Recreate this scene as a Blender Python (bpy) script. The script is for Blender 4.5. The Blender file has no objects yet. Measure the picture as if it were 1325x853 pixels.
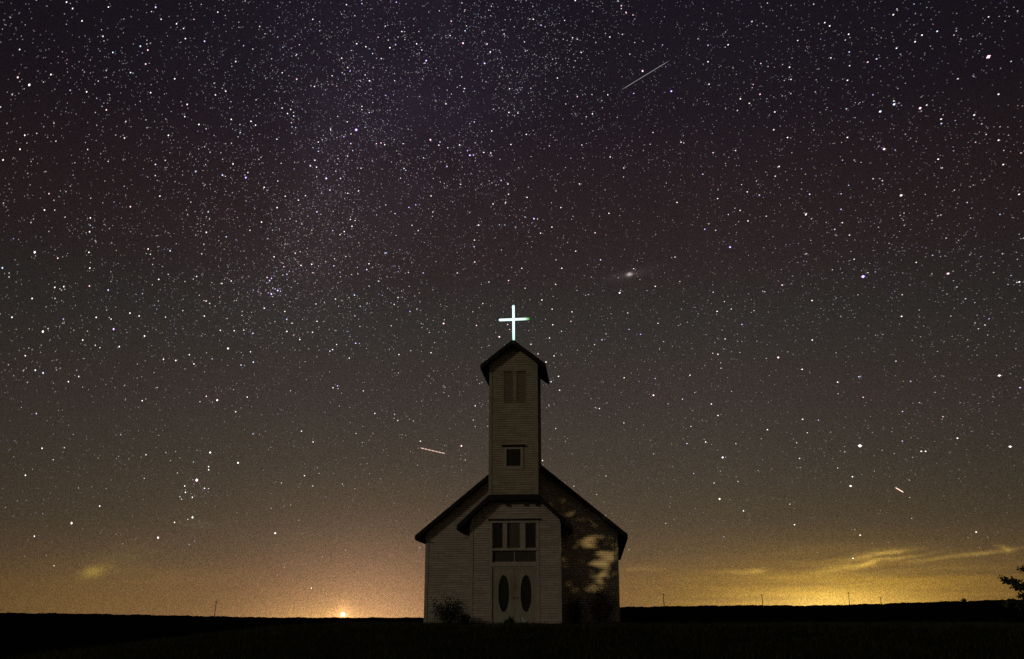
import bpy, bmesh, math, random
import numpy as np
from mathutils import Vector, Matrix

random.seed(7)
GRAIN = .6
SUN_E = .235
SPOT_E = 45000.0
SPOT_DEG = 8.0
SPOT_AT = (3.7, 0, 3.0)
SPOT_LOC = (32.0, 18.0, 5.4)
rng = np.random.default_rng(11)
R = math.radians
S = bpy.context.scene
COL = S.collection

# ------------------------------------------------------------------ helpers
def link(o, parent=None):
    COL.objects.link(o)
    if parent is not None:
        o.parent = parent
    return o

def tag(o, label=None, cat=None, group=None, kind=None):
    if label: o['label'] = label
    if cat: o['category'] = cat
    if group: o['group'] = group
    if kind: o['kind'] = kind
    return o

def empty(name, loc=(0, 0, 0), rz=0.0):
    o = bpy.data.objects.new(name, None)
    o.location = loc
    o.rotation_euler = (0, 0, rz)
    o.empty_display_size = .3
    return link(o)

class MB:
    """collects faces, then links them as one mesh object"""
    def __init__(s):
        s.v = []; s.f = []
    def add(s, vs, fs):
        b = len(s.v)
        s.v.extend([tuple(p) for p in vs])
        s.f.extend([tuple(i + b for i in f) for f in fs])
    def quad(s, a, b, c, d):
        s.add([a, b, c, d], [(0, 1, 2, 3)])
    def box(s, x0, x1, y0, y1, z0, z1):
        s.add([(x0, y0, z0), (x1, y0, z0), (x1, y1, z0), (x0, y1, z0),
               (x0, y0, z1), (x1, y0, z1), (x1, y1, z1), (x0, y1, z1)],
              [(0, 3, 2, 1), (4, 5, 6, 7), (0, 1, 5, 4), (1, 2, 6, 5), (2, 3, 7, 6), (3, 0, 4, 7)])
    def prism(s, prof, y0, y1):
        """profile in x,z extruded along y"""
        n = len(prof)
        vs = [(x, y0, z) for x, z in prof] + [(x, y1, z) for x, z in prof]
        fs = [tuple(range(n)), tuple(range(2 * n - 1, n - 1, -1))]
        for i in range(n):
            j = (i + 1) % n
            fs.append((i, i + n, j + n, j))
        s.add(vs, fs)
    def tube(s, pts, rad, n=6):
        pts = [Vector(p) for p in pts]
        rings = []
        for i, p in enumerate(pts):
            d = (pts[min(i + 1, len(pts) - 1)] - pts[max(i - 1, 0)])
            d = d.normalized() if d.length > 1e-9 else Vector((0, 0, 1))
            up = Vector((0, 0, 1)) if abs(d.z) < .9 else Vector((1, 0, 0))
            a = d.cross(up).normalized(); b = d.cross(a).normalized()
            r = rad[i] if isinstance(rad, (list, tuple)) else rad
            rings.append([p + a * math.cos(2 * math.pi * k / n) * r + b * math.sin(2 * math.pi * k / n) * r for k in range(n)])
        vs = [q for r_ in rings for q in r_]
        fs = []
        for i in range(len(pts) - 1):
            for k in range(n):
                l = (k + 1) % n
                fs.append((i * n + k, i * n + l, (i + 1) * n + l, (i + 1) * n + k))
        fs.append(tuple(range(n - 1, -1, -1)))
        fs.append(tuple(range((len(pts) - 1) * n, len(pts) * n)))
        s.add(vs, fs)
    def build(s, name, mat, parent=None, smooth=False, fix=True):
        me = bpy.data.meshes.new(name)
        me.from_pydata(s.v, [], s.f)
        if fix:
            bm = bmesh.new(); bm.from_mesh(me)
            bmesh.ops.recalc_face_normals(bm, faces=bm.faces)
            bm.to_mesh(me); bm.free()
        if smooth:
            me.polygons.foreach_set('use_smooth', [True] * len(me.polygons))
        me.materials.append(mat)
        return link(bpy.data.objects.new(name, me), parent)

class NT:
    """tiny node writer"""
    def __init__(s, tree):
        s.t = tree; s.n = tree.nodes; s.l = tree.links
    def new(s, typ, **kw):
        nd = s.n.new(typ)
        for k, v in kw.items():
            setattr(nd, k, v)
        return nd
    def put(s, sock, v):
        if isinstance(v, bpy.types.NodeSocket):
            s.l.new(v, sock)
        else:
            sock.default_value = v
    def m(s, op, a, b=None, c=None, clamp=False):
        nd = s.new('ShaderNodeMath', operation=op, use_clamp=clamp)
        for i, v in enumerate((a, b, c)):
            if v is not None: s.put(nd.inputs[i], v)
        return nd.outputs[0]
    def vm(s, op, a, b=None, sc=None):
        nd = s.new('ShaderNodeVectorMath', operation=op)
        s.put(nd.inputs[0], a)
        if b is not None: s.put(nd.inputs[1], b)
        if sc is not None: s.put(nd.inputs['Scale'], sc)
        return nd.outputs['Value'] if op in ('LENGTH', 'DISTANCE', 'DOT_PRODUCT') else nd.outputs[0]
    def noise(s, vec, scale, detail=3, rough=.55):
        nd = s.new('ShaderNodeTexNoise')
        s.put(nd.inputs['Vector'], vec)
        nd.inputs['Scale'].default_value = scale
        nd.inputs['Detail'].default_value = detail
        nd.inputs['Roughness'].default_value = rough
        return nd.outputs['Fac']
    def ramp(s, fac, stops, interp='LINEAR'):
        nd = s.new('ShaderNodeValToRGB')
        nd.color_ramp.interpolation = interp
        el = nd.color_ramp.elements
        while len(el) < len(stops): el.new(.5)
        for e, (p, c) in zip(el, stops):
            e.position = p
            e.color = (*c, 1) if len(c) == 3 else c
        s.put(nd.inputs[0], fac)
        return nd.outputs[0]
    def mix(s, fac, a, b):
        nd = s.new('ShaderNodeMix', data_type='RGBA')
        s.put(nd.inputs[0], fac)
        s.put(nd.inputs[6], a if isinstance(a, bpy.types.NodeSocket) else (*a, 1))
        s.put(nd.inputs[7], b if isinstance(b, bpy.types.NodeSocket) else (*b, 1))
        return nd.outputs[2]
    def mapping(s, vec, scale):
        nd = s.new('ShaderNodeMapping')
        s.put(nd.inputs['Vector'], vec)
        nd.inputs['Scale'].default_value = scale
        return nd.outputs[0]

def material(name):
    m = bpy.data.materials.new(name); m.use_nodes = True
    t = NT(m.node_tree)
    b = m.node_tree.nodes['Principled BSDF']
    tc = t.new('ShaderNodeTexCoord')
    return m, t, b, tc.outputs['Object']

def mat_noise(name, c0, c1, scale=3.0, rough=.8, stretch=(1, 1, 1), bump=0.0, spec=.3, detail=4):
    m, t, b, oc = material(name)
    v = t.mapping(oc, stretch)
    n = t.noise(v, scale, detail)
    t.put(b.inputs['Base Color'], t.mix(t.m('MULTIPLY_ADD', n, 2.2, -.6, clamp=True), c0, c1))
    b.inputs['Roughness'].default_value = rough
    b.inputs['Specular IOR Level'].default_value = spec
    if bump:
        bp = t.new('ShaderNodeBump'); bp.inputs['Strength'].default_value = bump
        bp.inputs['Distance'].default_value = .02
        t.put(bp.inputs['Height'], n); t.put(b.inputs['Normal'], bp.outputs[0])
    return m

def mat_siding(name, light, dark, bare, row=.1, seam=2.3):
    """old white paint on lapped boards: board-to-board variation, streaks, bare patches"""
    m, t, b, oc = material(name)
    sp = t.new('ShaderNodeSeparateXYZ'); t.put(sp.inputs[0], oc)
    rowi = t.m('FLOOR', t.m('DIVIDE', sp.outputs[2], row))
    off = t.m('MULTIPLY', t.m('FRACT', t.m('MULTIPLY', rowi, .618)), seam)
    bi = t.m('FLOOR', t.m('DIVIDE', t.m('ADD', t.m('ADD', sp.outputs[0], off), t.m('MULTIPLY', sp.outputs[1], 1.37)), seam))
    cb = t.new('ShaderNodeCombineXYZ'); t.put(cb.inputs[0], bi); t.put(cb.inputs[1], rowi)
    wn = t.new('ShaderNodeTexWhiteNoise', noise_dimensions='2D'); t.put(wn.inputs['Vector'], cb.outputs[0])
    big = t.noise(oc, .9, 4, .6)
    streak = t.noise(t.mapping(oc, (9, 9, 1.1)), 1.0, 4, .65)
    fine = t.noise(t.mapping(oc, (3, 3, 14)), 1.6, 5, .7)
    f = t.m('ADD', t.m('MULTIPLY', wn.outputs['Value'], .34), t.m('MULTIPLY', big, .5))
    f = t.m('ADD', f, t.m('MULTIPLY', streak, .35))
    f = t.m('MULTIPLY_ADD', f, 1.9, -.72, clamp=True)
    c = t.mix(f, dark, light)
    peel = t.m('MULTIPLY_ADD', t.m('ADD', fine, t.m('MULTIPLY', big, .45)), 7.0, -5.6, clamp=True)
    c = t.mix(t.m('MULTIPLY', peel, .75), c, bare)
    # darker line along each lap edge, broken up along its length
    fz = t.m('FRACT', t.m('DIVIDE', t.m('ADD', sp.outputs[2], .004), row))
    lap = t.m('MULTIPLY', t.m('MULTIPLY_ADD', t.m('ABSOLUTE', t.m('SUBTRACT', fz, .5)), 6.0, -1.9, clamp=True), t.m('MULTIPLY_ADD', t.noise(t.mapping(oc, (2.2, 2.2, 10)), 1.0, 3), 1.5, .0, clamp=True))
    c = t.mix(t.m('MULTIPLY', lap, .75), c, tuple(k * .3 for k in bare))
    t.put(b.inputs['Base Color'], c)
    b.inputs['Roughness'].default_value = .75
    b.inputs['Specular IOR Level'].default_value = .25
    return m

M = {}
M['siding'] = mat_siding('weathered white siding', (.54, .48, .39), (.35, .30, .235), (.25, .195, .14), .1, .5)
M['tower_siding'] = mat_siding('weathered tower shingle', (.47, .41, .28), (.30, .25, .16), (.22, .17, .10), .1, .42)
M['trim'] = mat_noise('weathered trim paint', (.44, .40, .32), (.29, .26, .20), 2.5, .7, (4, 4, 1))
M['trim_green'] = mat_noise('mossy trim paint', (.37, .355, .26), (.24, .22, .15), 2.5, .7, (4, 4, 1))
M['roof'] = mat_noise('dark roof shingle', (.030, .028, .026), (.016, .015, .014), 9, .95, (1, 1, 3), .4, .1)
M['fascia'] = mat_noise('dark fascia board', (.035, .031, .026), (.018, .016, .013), 4, .9, (1, 1, 1), 0, .15)
M['glass'] = mat_noise('dark old glass', (.012, .016, .014), (.006, .008, .007), 1.5, .22, (1, 1, 1), 0, .35)
M['curtain'] = mat_noise('curtained glass', (.13, .11, .08), (.05, .042, .03), 3, .6, (9, 1, .6), 0, .3)
M['transom'] = mat_noise('transom panel', (.075, .068, .05), (.035, .032, .024), 3, .6, (2, 1, 9), 0, .3)
M['louvre'] = mat_noise('brown louvre paint', (.27, .215, .135), (.185, .145, .09), 3, .8, (1, 1, 6))
M['metal'] = mat_noise('dull brass', (.25, .2, .1), (.12, .1, .06), 6, .4)
M['stone'] = mat_noise('concrete step', (.26, .25, .22), (.16, .15, .13), 5, .9, (1, 1, 1), .3)
M['pole'] = mat_noise('grey pole wood', (.12, .09, .06), (.06, .045, .03), 4, .9, (4, 4, .5))
M['bark'] = mat_noise('bark', (.09, .07, .05), (.04, .03, .022), 8, .95, (3, 3, .6), .5)
M['leaf'] = mat_noise('leaves', (.06, .075, .03), (.028, .038, .016), 2.2, .7, (1, 1, 1), 0, .3)
M['bush'] = mat_noise('shrub leaves', (.045, .05, .026), (.02, .024, .013), 5, .8, (1, 1, 1), 0, .2)
M['pipe'] = mat_noise('pale plastic', (.75, .73, .66), (.55, .53, .47), 6, .5)
M['field'] = mat_noise('ploughed field', (.016, .013, .010), (.007, .006, .005), .08, 1.0, (1, .3, 1), 0, 0)
M['lawn'] = mat_noise('mown grass ground', (.045, .046, .026), (.014, .015, .009), .55, 1.0, (1, 1, 1), 0, 0, 7)
M['grass'] = mat_noise('grass blades', (.055, .056, .03), (.022, .025, .012), .5, .9, (1, 1, 1), 0, .1)

# door paint: grey-green with a rusty brown stain between the leaves
def mat_door():
    m, t, b, oc = material('old door paint')
    n = t.noise(t.mapping(oc, (5, 5, 1.2)), 1.6, 5, .65)
    c = t.mix(t.m('MULTIPLY_ADD', n, 2.4, -.7, clamp=True), (.25, .235, .165), (.36, .345, .26))
    d = t.vm('LENGTH', t.mapping(t.vm('SUBTRACT', oc, (-.13, -2.1, 1.5)), (3.6, .3, 1.25)))
    st = t.m('MULTIPLY', t.m('SUBTRACT', 1.0, d, clamp=True), t.noise(oc, 5, 3))
    c = t.mix(t.m('MULTIPLY', st, 1.5, clamp=True), c, (.22, .10, .035))
    t.put(b.inputs['Base Color'], c); b.inputs['Roughness'].default_value = .65
    return m
M['door'] = mat_door()

def mat_emit(name, col, strength):
    m, t, b, oc = material(name)
    b.inputs['Base Color'].default_value = (.8, .8, .8, 1)
    b.inputs['Emission Color'].default_value = (*col, 1)
    b.inputs['Emission Strength'].default_value = strength
    return m

# ------------------------------------------------------------------ camera
CAMZ, PITCH, LENS_PX = .35, 16.13, 1288.0
cam = bpy.data.cameras.new('camera')
cam.sensor_width = 36.0
cam.lens = 36.0 * LENS_PX / 1325.0
cam.clip_start = .1
cam.clip_end = 60000
co = link(bpy.data.objects.new('camera', cam))
co.location = (0, 0, CAMZ)
co.rotation_euler = (R(90 + PITCH), 0, 0)
S.camera = co

def polar(az, r):
    return r * math.sin(R(az)), r * math.cos(R(az))

# ------------------------------------------------------------------ ground
CHX, CHY, CHROT = .41, 44.0, -R(4.92)
SKY = [(-180, .25), (-60, .3), (-26.32, .22), (-22.78, .19), (-19.04, .12), (-15.13, .04), (-13.1, .0), (-9, -.01), (-4.8, -.01),
       (0, .25), (6, .55), (10, .61), (13.4, .64), (14.6, .625), (15.8, .605), (18.1, .65), (21.9, .76), (26.4, .87), (60, 1.0), (180, .25)]
RIDGE = 450.0
sx_, sy_ = np.array(SKY).T
def field_z(x, y):
    r = np.hypot(x, y); az = np.degrees(np.arctan2(x, y))
    el = np.interp(az, sx_, sy_)
    el = el + .012 * np.sin(az * 3.1) + .008 * np.sin(az * 9.7 + 1.0)
    zr = CAMZ + RIDGE * np.tan(np.radians(el))
    rag = np.sin(az * 41.0) * np.sin(az * 17.3 + 1) + .7 * np.sin(az * 97.0 + 2 * np.sin(az * 13.0)) + .5 * np.sin(az * 171.0)
    zr = zr + .07 * rag * np.clip((r - 380) / 60, 0, 1)
    base = -1.25
    s = np.clip((r - 50) / (RIDGE - 50), 0, 1) ** 1.35
    z = base + (zr - base) * s
    z = np.where(r > RIDGE, zr - np.minimum((r - RIDGE) * .03, 14.0), z)
    return z
def lawn_lift(x, y):
    """the low rise the church stands on, longer towards the right"""
    dx = x - 1.5
    dx = np.where(dx > 0, dx / 1.9, dx / .92)
    dy = y - 48.0
    d = np.hypot(dx, dy * np.where(dy < 0, .95, .8))
    t = np.clip((d - 10.0) / 16.0, 0, 1)
    return 1.22 * (1 - t * t * (3 - 2 * t)), d
def ground_z(x, y):
    l, d = lawn_lift(np.asarray(x, float), np.asarray(y, float))
    return field_z(np.asarray(x, float), np.asarray(y, float)) + l
def gz(x, y):
    return float(ground_z(x, y))

azs = np.concatenate([np.arange(-180, -34, 4.0), np.arange(-34, 34, .1), np.arange(34, 180, 4.0)])
rads = np.concatenate([[.5, 3, 8, 14], np.arange(18, 72, 1.0), [76, 82, 90, 100, 115, 135, 160, 190, 220, 250, 280, 310, 340, 370, 395, 415, 430, 440, 447,
                       450, 453, 460, 480, 520, 600, 800, 1200, 2500, 6000, 15000, 40000]])
A, RR = np.meshgrid(np.radians(azs), rads)
gx, gy = RR * np.sin(A), RR * np.cos(A)
gzv = ground_z(gx, gy)
nA, nR = len(azs), len(rads)
fs = []
for i in range(nR - 1):
    for k in range(nA):
        l = (k + 1) % nA
        fs.append((i * nA + k, i * nA + l, (i + 1) * nA + l, (i + 1) * nA + k))
fs.append(tuple(range(nA - 1, -1, -1)))
me = bpy.data.meshes.new('ground')
me.from_pydata(np.stack([gx, gy, gzv], -1).reshape(-1, 3).tolist(), [], fs)
me.polygons.foreach_set('use_smooth', [True] * len(me.polygons))
me.materials.append(M['field'])
g = link(bpy.data.objects.new('ground', me))
bm = bmesh.new(); bm.from_mesh(me); bmesh.ops.recalc_face_normals(bm, faces=bm.faces)
if sum(f.normal.z for f in bm.faces) < 0: bmesh.ops.reverse_faces(bm, faces=bm.faces)
bm.to_mesh(me); bm.free()
tag(g, 'black farm field rising to a low dark skyline', 'ground', kind='structure')

# the churchyard grass: a sheet laid on the rise, with an uneven rim
def lawn_sheet():
    vs, idx, fs = [], {}, []
    st = .8
    X = np.arange(-32, 62, st); Y = np.arange(18, 84, st)
    GX, GY = np.meshgrid(X, Y)
    _, D = lawn_lift(GX, GY)
    lim = 24.0 + 1.3 * np.sin(GX * .35) + .9 * np.sin(GX * .9 + GY * .7)
    Z = ground_z(GX, GY) + .05 - .4 * np.clip((D - lim) / 1.5 + .8, 0, 1) ** 2 * .2
    keep = D < lim
    for j in range(len(Y) - 1):
        for i in range(len(X) - 1):
            if keep[j, i] and keep[j, i + 1] and keep[j + 1, i] and keep[j + 1, i + 1]:
                q = []
                for (a, b) in ((j, i), (j, i + 1), (j + 1, i + 1), (j + 1, i)):
                    if (a, b) not in idx:
                        idx[(a, b)] = len(vs); vs.append((GX[a, b], GY[a, b], Z[a, b]))
                    q.append(idx[(a, b)])
                fs.append(tuple(q))
    me = bpy.data.meshes.new('lawn'); me.from_pydata(vs, [], fs)
    me.polygons.foreach_set('use_smooth', [True] * len(fs))
    me.materials.append(M['lawn'])
    return link(bpy.data.objects.new('lawn', me))
tag(lawn_sheet(), 'dim grassy churchyard rise below the white church', 'lawn', kind='structure')

def to_local(x, y):
    c, s = math.cos(-CHROT), math.sin(-CHROT)
    dx, dy = x - CHX, y - CHY
    return c * dx - s * dy, s * dx + c * dy
def to_world(lx, ly):
    c, s = math.cos(CHROT), math.sin(CHROT)
    return CHX + c * lx - s * ly, CHY + s * lx + c * ly

# grass blades
def grass():
    n = 110000
    x = rng.uniform(-26, 40, n); y = rng.uniform(24, 52, n)
    # more along the foot of the church
    k = 14000
    lx = np.concatenate([rng.uniform(-4.6, 4.6, k // 2), rng.uniform(-2.2, 2.1, k // 2)])
    ly = np.concatenate([-rng.exponential(.5, k // 2) - .05, -2.15 - rng.exponential(.4, k // 2)])
    c, s = math.cos(CHROT), math.sin(CHROT)
    x = np.concatenate([x, CHX + c * lx - s * ly]); y = np.concatenate([y, CHY + s * lx + c * ly])
    c2, s2 = math.cos(-CHROT), math.sin(-CHROT)
    lxx = c2 * (x - CHX) - s2 * (y - CHY); lyy = s2 * (x - CHX) + c2 * (y - CHY)
    inside = ((np.abs(lxx) < 4.2) & (lyy > -.04)) | ((lxx > -2.0) & (lxx < 1.8) & (lyy > -2.14) & (lyy < 0))
    step = (lxx > -1.3) & (lxx < 1.05) & (lyy > -3.0) & (lyy < 0)
    _, D = lawn_lift(x, y)
    ok = (~inside) & (~step) & (D < 23.5) & (np.abs(x) < y * .62)
    x, y = x[ok], y[ok]
    n = len(x)
    z = ground_z(x, y)
    patch = .5 + .5 * np.sin(x * 1.7 + np.sin(y * 1.3) * 2) * np.cos(y * 1.1 + x * .4)
    h = rng.uniform(.05, .15, n) * (.6 + .9 * patch) * np.where(rng.random(n) < .03, 1.9, 1)
    a = rng.uniform(0, 2 * math.pi, n); w = rng.uniform(.008, .02, n)
    lean = rng.normal(0, .05, (n, 2))
    v = np.zeros((n, 3, 3))
    v[:, 0] = np.stack([x - w * np.cos(a), y - w * np.sin(a), z + .02], -1)
    v[:, 1] = np.stack([x + w * np.cos(a), y + w * np.sin(a), z + .02], -1)
    v[:, 2] = np.stack([x + lean[:, 0], y + lean[:, 1], z + .05 + h], -1)
    me = bpy.data.meshes.new('grass')
    me.from_pydata(v.reshape(-1, 3).tolist(), [], np.arange(3 * n).reshape(-1, 3).tolist())
    me.materials.append(M['grass'])
    return link(bpy.data.objects.new('grass', me))
tag(grass(), 'short rough grass growing over the churchyard', 'grass', kind='stuff')

# ------------------------------------------------------------------ church
church = empty('church', (CHX, CHY, 0), CHROT)
tag(church, 'small weathered white wooden church with a square gabled bell tower and lit cross', 'church')

ROW = .1
def clap(mb, place, lim, z0, z1, holes=(), rnd=None, row=ROW, dep=.02, seam=None):
    """lapped boards: lim(z) -> (left, right); place(s, out, z) -> point"""
    z = z0
    i = 0
    while z < z1 - 1e-4:
        zt = min(z + row, z1)
        a0, b0 = lim(z); a1, b1 = lim(zt)
        if b0 - a0 < .02: break
        if b1 < a1: a1 = b1 = (a1 + b1) / 2
        spans = [(a0, b0, a1, b1)]
        for (hx0, hx1, hz0, hz1) in holes:
            if hz0 < (z + zt) / 2 < hz1:
                ns = []
                for (p0, q0, p1, q1) in spans:
                    if hx1 <= p0 or hx0 >= q0: ns.append((p0, q0, p1, q1)); continue
                    if hx0 > p0: ns.append((p0, hx0, p1, hx0))
                    if hx1 < q0: ns.append((hx1, q0, hx1, q1))
                spans = ns
        for (p0, q0, p1, q1) in spans:
            # split into boards of random length with slightly different seating
            cuts = [p0]
            if seam:
                t_ = p0 + random.uniform(.2, seam)
                while t_ < q0 - .12:
                    if p1 < t_ < q1: cuts.append(t_)
                    t_ += random.uniform(.5, 1.0) * seam
            cuts.append(q0)
            for k in range(len(cuts) - 1):
                l0, r0 = cuts[k], cuts[k + 1]
                l1 = p1 if k == 0 else l0
                r1 = q1 if k == len(cuts) - 2 else r0
                d = dep * random.uniform(.75, 1.25); dz = random.uniform(-.004, .004)
                mb.quad(place(l0, d, z + dz), place(r0, d, z + dz), place(r1, .003, zt), place(l1, .003, zt))
                mb.quad(place(l0, 0, z + dz), place(r0, 0, z + dz), place(r0, d, z + dz), place(l0, d, z + dz))
        z = zt; i += 1

HX = 4.15; NLEN = 15.6; NC = -.02
def nave_top(x): return 7.40 - .82 * abs(x - NC)
W_NAVE = .2
# nave walls
mb = MB()
def nlim(z):
    h = min(HX, (7.54 - .22 - z) / .82)
    return NC - h, NC + h
PX0, PX1 = -1.96, 1.76
clap(mb, lambda s, o, z: (s, -o, z), nlim, 0, 7.28, [(PX0 + .02, PX1 - .02, 0, 4.4), (-1.15, .8, 4.3, 8)], seam=.9)
for sx in (-1, 1):
    clap(mb, lambda s, o, z, sx=sx: (NC + sx * (HX + o), s, z), lambda z: (0, NLEN), 0, 3.7, seam=3.6)
mb.add([(NC - HX, NLEN, 0), (NC + HX, NLEN, 0), (NC + HX, NLEN, 3.75), (NC, NLEN, 7.15), (NC - HX, NLEN, 3.75)], [(0, 1, 2, 3, 4)])
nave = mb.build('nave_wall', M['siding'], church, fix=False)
def boards(parent, items, mat, name='corner_board'):
    for it in items:
        q = MB(); q.box(*it); q.build(name, mat, parent)
boards(nave, [(NC - HX - .03, NC - HX + .11, -.032, .1, 0, 3.8), (NC + HX - .11, NC + HX + .03, -.032, .1, 0, 3.8)], M['trim'])
q = MB(); q.box(NC - HX - .04, NC + HX + .04, -.045, NLEN, -.3, .16); q.build('foundation', M['stone'], nave)
# side windows of the nave (three a side)
def side_window(sx, y):
    x = NC + sx * (HX + .02)
    f = MB()
    w = .42; z0, z1 = 1.1, 2.9
    for (ya, yb, za, zb) in ((y - w - .1, y - w, z0 - .1, z1 + .1), (y + w, y + w + .1, z0 - .1, z1 + .1), (y - w, y + w, z1, z1 + .1), (y - w, y + w, z0 - .1, z0), (y - w, y + w, 1.98, 2.04)):
        f.box(min(x, x + sx * .05), max(x, x + sx * .05), ya, yb, za, zb)
    fo = f.build('window', M['trim'], church)
    p = MB(); p.box(min(x - sx * .02, x + sx * .025), max(x - sx * .02, x + sx * .025), y - w, y + w, z0, z1)
    p.build('pane', M['glass'], fo)
for sx in (-1, 1):
    for y in (3.2, 7.6, 12.0): side_window(sx, y)

# roofs: two slabs per roof, with dark fascia boards
def gable_roof(name, parent, cx, apex, slope, half, y0, y1, th, fas, clip=None):
    zt = lambda d: apex - slope * d
    d0 = clip if clip else 0.0
    def vee(h, e, drop):
        up = [(cx - h, zt(h) + e), (cx - d0, zt(d0) + e)] + ([(cx + d0, zt(d0) + e)] if clip else []) + [(cx + h, zt(h) + e)]
        return up + [(x, z - e - drop) for x, z in up[::-1]]
    r = MB(); r.prism(vee(half, 0, th), y0, y1)
    ro = r.build(name, M['roof'], parent)
    for (ya, yb) in ((y0 - .03, y0 - .002), (y1 + .002, y1 + .03)):
        fa = MB(); fa.prism(vee(half + .012, -.012, fas), ya, yb); fa.build('fascia', M['fascia'], ro)
    for s in (-1, 1):
        xa, xb = sorted((cx + s * (half + .002), cx + s * (half + .03)))
        fa = MB(); fa.box(xa, xb, y0, y1, zt(half) - fas + .02, zt(half) - .03); fa.build('fascia', M['fascia'], ro)
    return ro
nr = gable_roof('nave_roof', church, NC, 7.54, .82, 4.57, -.36, NLEN + .42, .14, .22)
# boxed soffits under the side eaves
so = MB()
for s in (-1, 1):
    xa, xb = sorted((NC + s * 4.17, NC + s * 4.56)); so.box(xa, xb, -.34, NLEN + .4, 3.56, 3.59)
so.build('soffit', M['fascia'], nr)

# porch
PC, PH, PY = -.1, 1.86, -2.1
mb = MB()
def plim(z):
    h = min(PH, (6.2 - .2 - z) / .93)
    return PC - h, PC + h
OP = (-1.15, .90, 0, 4.22)
clap(mb, lambda s, o, z: (s, PY - o, z), plim, 0, 5.2, [OP], seam=.8)
for sx in (-1, 1):
    clap(mb, lambda s, o, z, sx=sx: (PC + sx * (PH + o), s, z), lambda z: (PY, -.005), 0, 4.3)
# reveals of the opening
mb.box(OP[0] - .02, OP[0], PY, PY + .25, 0, 4.24); mb.box(OP[1], OP[1] + .02, PY, PY + .25, 0, 4.24); mb.box(OP[0], OP[1], PY, PY + .25, 4.22, 4.24)
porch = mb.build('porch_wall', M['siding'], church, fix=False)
boards(porch, [(PC - PH - .03, PC - PH + .12, PY - .032, PY + .08, 0, 4.1), (PC + PH - .12, PC + PH + .03, PY - .032, PY + .08, 0, 4.1)], M['trim'])
for bx in (-.42, .33, .80):
    q = MB(); q.box(bx - .03, bx + .03, PY - .14, PY - .024, 4.80, 4.90); q.build('eave_bracket', M['fascia'], porch)
pr_ = gable_roof('porch_roof', church, -.13, 6.2, .93, 2.33, -2.5, -.01, .13, .24, clip=1.03)
# door set in the porch
YF = PY - .03
fr = MB()
def bar(x0, x1, z0, z1, y0=YF, y1=PY + .08): fr.box(x0, x1, y0, y1, z0, z1)
bar(-1.15, -1.05, .1, 4.12); bar(.78, .90, .1, 4.12); bar(-1.15, .90, 4.122, 4.22)
fo = fr.build('door_casing', M['trim'], church)
q = MB(); q.box(-1.22, .97, PY - .09, PY - .001, 4.222, 4.275); q.build('drip_cap', M['fascia'], fo)
q = MB(); q.box(-1.07, .80, PY - .06, PY + .08, 2.995, 3.075); q.build('window_sill', M['trim'], fo)
q = MB(); q.box(-1.048, .778, PY - .035, PY + .08, 2.36, 2.52); q.build('transom_rail', M['trim'], fo)
q = MB(); q.box(-1.048, .778, PY + .0, PY + .08, 2.26, 2.358); q.build('door_head', M['trim_green'], fo)
for (a, b) in ((-.60, -.44), (.12, .32)):
    q = MB(); q.box(a, b, PY - .012, PY + .08, 3.077, 4.12); q.build('mullion', M['trim'], fo)
def window(x0, x1, z0, z1, y, pane, name='window', bar_w=.035, mid=None, fm='trim_green'):
    f = MB(); yb = y + .05
    f.box(x0, x0 + bar_w, y, yb, z0, z1); f.box(x1 - bar_w, x1, y, yb, z0, z1)
    f.box(x0 + bar_w, x1 - bar_w, y, yb, z1 - bar_w, z1); f.box(x0 + bar_w, x1 - bar_w, y, yb, z0, z0 + bar_w)
    if mid is not None: f.box(mid - .022, mid + .022, y - .004, yb, z0 + bar_w, z1 - bar_w)
    o = f.build(name, M[fm], church)
    p = MB(); p.box(x0 + bar_w, x1 - bar_w, y + .02, y + .03, z0 + bar_w, z1 - bar_w)
    p.build('pane', M[pane], o)
    return o
window(-1.048, -.602, 3.077, 4.12, PY + .07, 'glass', bar_w=.03)
w_ = window(-.438, .118, 3.077, 4.12, PY + .05, 'curtain', bar_w=.03); w_['label'] = 'middle window above the door, backed by a pale drape'
window(.322, .778, 3.077, 4.12, PY + .07, 'glass', bar_w=.03)
window(-1.048, .778, 2.522, 2.993, PY + .06, 'transom', 'transom_window', .03, -.13, 'trim')
q = MB(); q.box(-1.1, .85, PY + .2, PY + .23, 0, 4.2); q.build('inner_wall', M['fascia'], church)

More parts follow.
